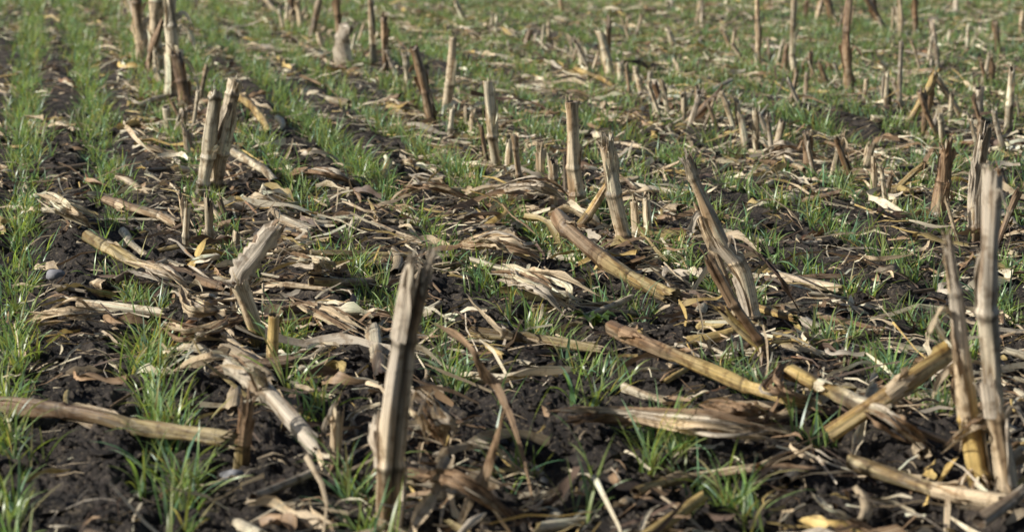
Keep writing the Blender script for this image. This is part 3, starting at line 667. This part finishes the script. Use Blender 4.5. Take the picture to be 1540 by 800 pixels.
Lf([(430, 470, .01), (480, 480, .03), (545, 520, 0)], 24, 'brown', 'brown leaf heap around the golden stem behind the short golden stub', n=4, cup=.5, name='husk', cat='corn husk')

# --- stones
def ico(sub=1):
    bm = bmesh.new(); bmesh.ops.create_icosphere(bm, subdivisions=sub, radius=1)
    v = np.array([q.co[:] for q in bm.verts]); f = np.array([[q.index for q in p.verts] for p in bm.faces]); bm.free(); return v, f
def stone(px_, py_, w, mat, label, name='stone'):
    p = G(px_, py_); r = w*mpp(p)/2; v, f = ico(3); sd = rg.uniform(0, 99)
    v = v*(1+.7*(vn(v[:, :1]*1.3+sd, v[:, 1:2]*1.3+v[:, 2:]*.9+sd, 8)-.5))*np.array([1, .8, .6])*r
    o = mk(name, v+p+np.array([0, 0, r*.35]), f, None, None, mat, None, loc=p); tag(o, label, 'stone')
stone(348, 712, 36, M_stone, 'small blue grey stone on dark soil in the left foreground')
stone(1332, 420, 38, M_stone2, 'rounded tan stone in the right middle of the field')
stone(85, 425, 26, M_stone, 'flat grey stone near the far left edge')

# --- broad-leaved weed
def weed(px_, py_, label):
    p = G(px_, py_); e = empty('broadleaf_weed', p)
    for i in range(9):
        a = 2*PI*i/9+rg.uniform(-.3, .3); l = rg.uniform(.02, .04); d = np.array([math.cos(a), math.sin(a), 0])
        m_, k_ = 10, 5
        pts = catmull([d*.003, d*l*.5+np.array([0, 0, l*.6]), d*l+np.array([0, 0, l*.5])], m_)
        T, N0, B0 = frames(pts); sd = np.cross(T, [0, 0, 1.]); sd /= np.linalg.norm(sd, axis=1)[:, None]
        t = np.linspace(0, 1, m_); u = np.linspace(-1, 1, k_)
        w = .010*np.sin(PI*np.clip(t*.95+.03, 0, 1))**.8*(1+.25*np.sin(t*26))
        V = pts[:, None]+sd[:, None]*(w[:, None]*u[None])[..., None]+np.array([0, 0, 1])*(np.abs(u)[None]*w[:, None]*.4)[..., None]
        c_ = np.broadcast_to(np.array([.10, .16, .05])*rg.uniform(.8, 1.3), V.shape)
        mk('leaf', V, grid_faces(m_, k_), c_, None, M_grass, e)
    tag(e, label, 'weed')
weed(893, 492, 'dark green broad-leaved weed beside the thick diagonal cane')

# ================================================================ countless stuff
def clear(x, y, d_side, d_front):
    """True where a point keeps clear of the canes; plants just in front of one are thinned as well"""
    ok = np.ones(len(x), bool)
    for x0, y0, x1, y1, r in SEG:
        if x0 == x1 and y0 == y1:
            ok &= ~(np.hypot(x-x0, y-y0) < d_side); continue
        vx, vy = x1-x0, y1-y0; t = np.clip(((x-x0)*vx+(y-y0)*vy)/(vx*vx+vy*vy), 0, 1)
        dx, dy = x-(x0+t*vx), y-(y0+t*vy); dd = np.hypot(dx, dy)
        ok &= ~((dd < d_side) | ((dy < 0) & (dd < d_front)))
    return ok
def fan(n, r0=1.7, r1=15, a=.31):
    r = np.sqrt(rg.uniform(r0*r0, r1*r1, n)); t = rg.uniform(-a, a, n)
    return np.sin(t)*r, np.cos(t)*r, r
iv, iF = ico(2)
n = 17000
x, y, r = fan(n, 1.7, 6.5)
sz = np.clip(rg.lognormal(math.log(.0033), .62, n), .0016, .016)
sc = rg.uniform(.6, 1.4, (n, 1, 3))*sz[:, None, None]
V = iv[None]*sc
nz = 1+.9*(vn(iv[None, :, 0]*2.3+np.arange(n)[:, None]*7.3, iv[None, :, 1]*2.3+iv[None, :, 2]*1.9+50, 6)-.5)*1.6
V = V*nz[..., None]; V[..., 2] *= .7
V = V+np.stack([x, y, H(x, y)+sz*.15], -1)[:, None, :]
Fc = (iF[None]+(np.arange(n)*len(iv))[:, None, None]).reshape(-1, 3)
o = mk('soil_clods', V, Fc, None, None, M_soil, smooth=False)
tag(o, 'loose dark crumbs and clods of soil scattered between the rows', 'soil clods', kind='stuff')

def ribbons(x, y, L, W, az, bend, arch, roll, twist, cup, lift, col, S, tilt=None):
    n = len(x)
    t = np.linspace(0, 1, S+1)[None, :]
    dx, dy = np.sin(az)[:, None], np.cos(az)[:, None]
    Lc = L[:, None]; q = t-.5
    off = bend[:, None]*Lc*(q*q*2)
    px = x[:, None]+dx*Lc*q+dy*off; py = y[:, None]+dy*Lc*q-dx*off
    e1 = H(px[:, 0], py[:, 0]); e2 = H(px[:, -1], py[:, -1]); cm = H(x, y)
    if tilt is not None: e2 = e2+np.maximum(tilt, 0)*L; e1 = e1+np.maximum(-tilt, 0)*L
    pz = e1[:, None]*(1-t)+e2[:, None]*t
    pz = pz+np.maximum(cm-.5*(e1+e2), 0)[:, None]*.8*(1-4*q*q)+arch[:, None]*Lc*(1-4*q*q)*.5+lift[:, None]
    pz = pz+.03*Lc*np.sin(t*9+az[:, None]*9)
    end = np.minimum(1, (.25+6*t)*(.08+5*(1-t)))
    w = W[:, None]*end*(1+.35*np.sin(t*13+az[:, None]*5))*.5
    ro = roll[:, None]+twist[:, None]*t
    sx, sy, szz = dy*np.cos(ro), -dx*np.cos(ro), np.sin(ro)
    Vs = []
    for k in (-1, 0, 1):
        Vx = px+k*sx*w; Vy = py+k*sy*w; Vz = pz+k*szz*w+np.abs(np.sin(ro))*w*.6
        if k == 0:
            Vx = Vx-cup[:, None]*w*(-dy*np.sin(ro)); Vz = Vz-cup[:, None]*w*np.cos(ro)
        Vs.append(np.stack([Vx, Vy, Vz], -1))
    V = np.stack(Vs, 2)
    base = grid_faces(S+1, 3)
    Fa = (base[None]+(np.arange(n)*(S+1)*3)[:, None, None]).reshape(-1, 4)
    cl = np.broadcast_to(col[:, None, None, :], V.shape)*(1+.25*np.sin(t*5+az[:, None]*3))[:, :, None, None]
    suv = np.zeros(V.shape); suv[..., 0] = np.array([-1, 0, 1])[None, None]*.7+az[:, None, None]*3; suv[..., 2] = (t*Lc)[:, :, None]
    return V.reshape(-1, 3), Fa, cl.reshape(-1, 3), suv.reshape(-1, 3)
def residue_mask(x, y):
    c = cc(x, y); k = c/.71; r = np.hypot(x, y)
    d = np.abs(((k-1.6)/1.06+.5) % 1-.5)*1.06
    m = .32+.68*np.exp(-(d/.27)**2)+1.25*(vn(x*2.3, y*2.3, 21)-.43)
    m = np.where(k < .35, m*.48, m)
    g = np.cos(2*PI*(c-ROW0)/ROW)
    return m*(1-.42*g)*np.interp(r, [2.5, 4, 6, 10], [1.0, .95, .70, .56])
def pick_cols(n, w=(.23, .25, .06, .05, .19, .10, .11, .01)):
    names = ['pale', 'tan', 'gold', 'olive', 'brown', 'dark', 'grey', 'rust']
    T = np.array([COL[q] for q in names]); w = np.array(w)/sum(w)
    i = rg.choice(len(names), n, p=w)
    return T[i]*rg.uniform(.6, 1.1, (n, 1))
def scatter(n, f, ds=.010, df=.025):
    x, y, r = fan(n); keep = (rg.uniform(0, 1, n) < f(x, y)); x, y, r = x[keep], y[keep], r[keep]
    ok = clear(x, y, ds, df); return x[ok], y[ok], r[ok]
parts = []
# medium flat husk and leaf pieces
x, y, r = scatter(17500, residue_mask)
n = len(x); L = np.clip(rg.lognormal(math.log(.060), .5, n), .02, .24)
W = np.clip(L*rg.uniform(.05, .22, n), .0028, .014)
parts.append(ribbons(x, y, L, W, rg.uniform(0, PI*2, n), rg.normal(0, .35, n), rg.uniform(-.05, .18, n), rg.normal(0, .8, n), rg.normal(0, 1.6, n), rg.normal(0, .8, n), rg.uniform(0, .013, n), pick_cols(n), 8, rg.normal(0, .12, n)))
# straight splinters of rind
x, y, r = scatter(46000, residue_mask)
n = len(x); L = rg.uniform(.02, .12, n)
parts.append(ribbons(x, y, L, rg.uniform(.0018, .006, n), rg.uniform(0, PI*2, n), rg.normal(0, .12, n), rg.uniform(-.02, .08, n), rg.normal(0, .8, n), rg.normal(0, .5, n), rg.normal(0, .5, n), rg.uniform(0, .012, n), pick_cols(n, (.30, .26, .07, .05, .15, .08, .08, .01)), 3, rg.normal(0, .22, n)))
# thin fibres and chaff
x, y, r = scatter(34000, lambda x, y: residue_mask(x, y)+.2)
n = len(x); L = rg.uniform(.01, .09, n)
parts.append(ribbons(x, y, L, rg.uniform(.001, .003, n), rg.uniform(0, PI*2, n), rg.normal(0, .6, n), rg.uniform(0, .35, n), rg.normal(0, .5, n), rg.normal(0, 2, n), np.zeros(n), rg.uniform(0, .008, n), pick_cols(n), 4))
V, Fa, c, u = join(parts)
o = mk('leaf_litter', V, Fa, c, u, M_lit)
tag(o, 'shredded dry corn leaf and husk scraps strewn over the soil', 'crop residue', kind='stuff')

# broken cane bits
x, y, r = scatter(6400, residue_mask); n = len(x)
L = np.clip(rg.lognormal(math.log(.058), .55, n), .02, .22); rad = rg.uniform(.0022, .0090, n); az = rg.uniform(0, 2*PI, n); til = rg.normal(0, .17, n)*np.clip(.08/L, .3, 1)
t = np.linspace(-.5, .5, 7); ph = np.linspace(0, 2*PI, 8, endpoint=False)
D = np.stack([np.sin(az)*np.cos(til), np.cos(az)*np.cos(til), np.sin(til)], -1)
Sd = np.stack([np.cos(az), -np.sin(az), 0*az], -1); Up = np.cross(Sd, D)
e1 = H(x+D[:, 0]*L*.45, y+D[:, 1]*L*.45); e2 = H(x-D[:, 0]*L*.45, y-D[:, 1]*L*.45)
cen = np.stack([x, y, np.maximum(H(x, y), .5*(e1+e2))+rad*.6+np.abs(np.sin(til))*L*.35], -1)
prof = np.array([.9, 1, .96, 1.06, .95, 1, .85])
rr = rad[:, None, None]*(prof[None, :, None]+rg.uniform(-.06, .06, (n, 7, 1)))*(1+.25*np.cos(ph*2+1))[None, None]
jag = (rg.uniform(-1, 1, (n, 7, 8))*np.array([1, 0, 0, 0, 0, 0, 1])[None, :, None])*rad[:, None, None]*1.2
bow = (rg.normal(0, .05, n)[:, None]*L[:, None]*(1-4*t[None]**2))
V = cen[:, None, None]+D[:, None, None]*((t[None, :, None]*L[:, None, None]+jag)[..., None])+rr[..., None]*(np.cos(ph)[None, None, :, None]*Sd[:, None, None]+np.sin(ph)[None, None, :, None]*Up[:, None, None])+Sd[:, None, None]*bow[:, :, None, None]
base = grid_faces(7, 8, True); Fb = (base[None]+(np.arange(n)*56)[:, None, None]).reshape(-1, 4)
tone = rg.uniform(.7, 1.1, (n, 7, 1, 1)); tone[:, 3] *= .7
cl = np.broadcast_to(pick_cols(n, (.28, .28, .12, .07, .14, .04, .06, .01))[:, None, None, :], V.shape)*tone
suv = np.zeros(V.shape); suv[..., 0] = np.cos(ph)+az[:, None, None]; suv[..., 1] = np.sin(ph); suv[..., 2] = t[None, :, None]*L[:, None, None]
o = mk('cane_fragments', V, Fb, cl, suv, M_culm)
tag(o, 'short broken bits of dry corn cane littering the ground', 'crop residue', kind='stuff')

# ---------------------------------------------------------------- green cereal seedlings
def blades(bx, by, bz, az, L, W, a0, cu, col, S, tw):
    n = len(bx); t = np.linspace(0, 1, S+1)
    th = a0[:, None]+cu[:, None]*t[None]**1.4
    st = L[:, None]/S
    hx = np.concatenate([np.zeros((n, 1)), np.cumsum(np.sin((th[:, 1:]+th[:, :-1])/2)*st, 1)], 1)
    hz = np.concatenate([np.zeros((n, 1)), np.cumsum(np.cos((th[:, 1:]+th[:, :-1])/2)*st, 1)], 1)
    dx, dy = np.sin(az)[:, None], np.cos(az)[:, None]
    px = bx[:, None]+dx*hx; py = by[:, None]+dy*hx; pz = bz[:, None]+hz
    w = .5*W[:, None]*(np.minimum(1, .55+2.2*t)*np.clip(1-t**2.6, .03, 1))[None]
    ro = tw[:, None]*(t[None]-.2)
    sx, sy = dy, -dx
    nx, ny, nzv = -dx*np.cos(th), -dy*np.cos(th), np.sin(th)
    wx = sx*np.cos(ro)+nx*np.sin(ro); wy = sy*np.cos(ro)+ny*np.sin(ro); wz = nzv*np.sin(ro)
    V = np.stack([np.stack([px+k*wx*w, py+k*wy*w, pz+k*wz*w], -1) for k in (-1, 1)], 2)
    base = grid_faces(S+1, 2); Fa = (base[None]+(np.arange(n)*(S+1)*2)[:, None, None]).reshape(-1, 4)
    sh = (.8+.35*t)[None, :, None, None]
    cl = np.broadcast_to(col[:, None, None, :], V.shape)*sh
    return V.reshape(-1, 3), Fa, cl.reshape(-1, 3)
def gcols(n):
    g = np.array([.32, .425, .155])*rg.uniform(.55, 1.3, (n, 1))*rg.uniform(.88, 1.12, (n, 3))
    blue = rg.uniform(0, 1, n) < .35
    g[blue] = g[blue]*np.array([.74, .92, 1.45])
    ye = rg.uniform(0, 1, n) < .07
    g[ye] = np.array([.58, .51, .25])*rg.uniform(.7, 1.1, (ye.sum(), 1))
    return g
def plants(px, py, S, scale=1.0, nl=(3, 6)):
    k = rg.integers(nl[0], nl[1], len(px)); idx = np.repeat(np.arange(len(px)), k); n = len(idx)
    bx = px[idx]+rg.normal(0, .004, n); by = py[idx]+rg.normal(0, .004, n)
    L = rg.uniform(.030, .088, n)*scale*(.75+.45*vn(bx*2, by*2, 31))
    bz = H(bx, by)-.004
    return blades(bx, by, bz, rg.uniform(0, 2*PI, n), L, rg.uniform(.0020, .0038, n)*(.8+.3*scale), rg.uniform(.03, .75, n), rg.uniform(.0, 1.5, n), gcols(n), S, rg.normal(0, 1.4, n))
PX, PY = [], []
for i in range(-5, 34):
    c0 = ROW0+i*ROW
    m = int(15*92); yy = rg.uniform(1.7, 15.2, m)
    wob = .02*(vn(yy*1.5, yy*0+i*5.1, 33)-.5)
    sg = np.clip(.008+.0030*yy, .012, .06)
    PX.append(c0+wob+rg.normal(0, 1, m)*sg-SL*yy); PY.append(yy)
PX = np.concatenate(PX); PY = np.concatenate(PY)
a = np.abs(np.arctan2(PX, PY)); ok = a < .30
PX, PY = PX[ok], PY[ok]; rr_ = np.hypot(PX, PY)
kk = cc(PX, PY)/.71
clump = vn(PX*7, PY*7, 41)*.6+vn(PX*2.2, PY*2.2, 42)*.4
thr = np.interp(rr_, [2, 3.0, 4, 6, 9], [.55, .46, .37, .29, .22])
thr = np.where(kk < .35, thr-.09, thr)
ok = (clump > thr) & clear(PX, PY, .018, .04)
PX, PY, rr_ = PX[ok], PY[ok], rr_[ok]
nr = rr_ < 5.5
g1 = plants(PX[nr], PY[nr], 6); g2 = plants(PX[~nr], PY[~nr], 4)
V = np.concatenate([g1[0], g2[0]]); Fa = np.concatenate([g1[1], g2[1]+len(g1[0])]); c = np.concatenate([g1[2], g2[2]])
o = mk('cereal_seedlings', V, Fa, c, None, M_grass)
tag(o, 'young green cereal seedlings growing in drilled rows', 'grass', kind='stuff')

TUFTS = [(245, 745, 'bright green seedling tuft near the bottom left corner, right of the soil patch', 12),
 (1095, 785, 'green seedling tuft at the bottom edge, right of centre under the fallen golden cane', 12),
 (985, 715, 'green seedling tuft in front of the long flat husk in the foreground', 9),
 (880, 618, 'green seedling tuft on bare soil above the flat tan husk', 12),
 (1225, 680, 'dense seedling tuft against the bright split cane on the right', 12),
 (440, 590, 'seedling tuft behind the short golden stub in the left foreground', 12),
 (675, 575, 'dark green seedling tuft just right of the tall frayed foreground stalk', 12),
 (20, 700, 'seedling tuft at the left edge in front of the long lying cane', 10),
 (775, 715, 'small seedling tuft beneath the curved brown leaf strip', 7),
 (205, 570, 'pale green seedling tuft behind the long lying cane at left', 11),
 (560, 455, 'lush seedling tuft in the middle above the pale dark-ended stub', 13),
 (1010, 400, 'seedling tuft between the torn-topped jointed stalk and the shredded leaning stalk', 10),
 (530, 740, 'seedling tuft close to the foot of the tall frayed foreground stalk, on its left', 10),
 (885, 765, 'thin seedling tuft at the bottom centre on dark soil', 6)]
for px_, py_, lab, k in TUFTS:
    p = G(px_, py_)
    qx = p[0]+rg.normal(0, .014, k//2+1); qy = p[1]+rg.normal(0, .018, k//2+1)
    v_, f_, c_ = plants(qx, qy, 7, scale=1.2)
    o = mk('cereal_tuft', v_, f_, c_, None, M_grass, loc=p)
    tag(o, lab, 'grass tuft', 'seedling tufts in the foreground')

# ---------------------------------------------------------------- light, sky, camera
az_to_sun = math.radians(-106)   # from +Y, negative = left; a little behind the camera
el = math.radians(28)
sd = np.array([math.sin(az_to_sun)*math.cos(el), math.cos(az_to_sun)*math.cos(el), math.sin(el)])
sl = bpy.data.lights.new('sun', 'SUN'); sl.energy = 5.0; sl.angle = math.radians(.5); sl.color = (1, .97, .89)
so = bpy.data.objects.new('sun', sl); C.objects.link(so)
so.rotation_euler = Vector(sd).to_track_quat('Z', 'Y').to_euler(); so.location = (-4, 2, 5)
w = bpy.data.worlds.new('World'); bpy.context.scene.world = w; w.use_nodes = True
nt = w.node_tree; nt.nodes.clear()
sk = nt.nodes.new('ShaderNodeTexSky'); sk.sky_type = 'NISHITA'; sk.sun_disc = False
sk.sun_elevation = el; sk.sun_rotation = az_to_sun
bg = nt.nodes.new('ShaderNodeBackground'); bg.inputs[1].default_value = .062
ow = nt.nodes.new('ShaderNodeOutputWorld'); nt.links.new(sk.outputs[0], bg.inputs[0]); nt.links.new(bg.outputs[0], ow.inputs[0])
cd = bpy.data.cameras.new('camera'); cd.sensor_width = 36; cd.lens = F*36/1540; cd.clip_start = .05; cd.clip_end = 6000
cd.dof.use_dof = True; cd.dof.focus_distance = 3.7; cd.dof.aperture_fstop = 7.5
co = bpy.data.objects.new('camera', cd); C.objects.link(co); co.location = (0, 0, CAMH); co.rotation_euler = (PI/2-TH, 0, 0)
sc_ = bpy.context.scene; sc_.camera = co
sc_.view_settings.view_transform = 'Standard'; sc_.view_settings.look = 'None'; sc_.view_settings.exposure = 0
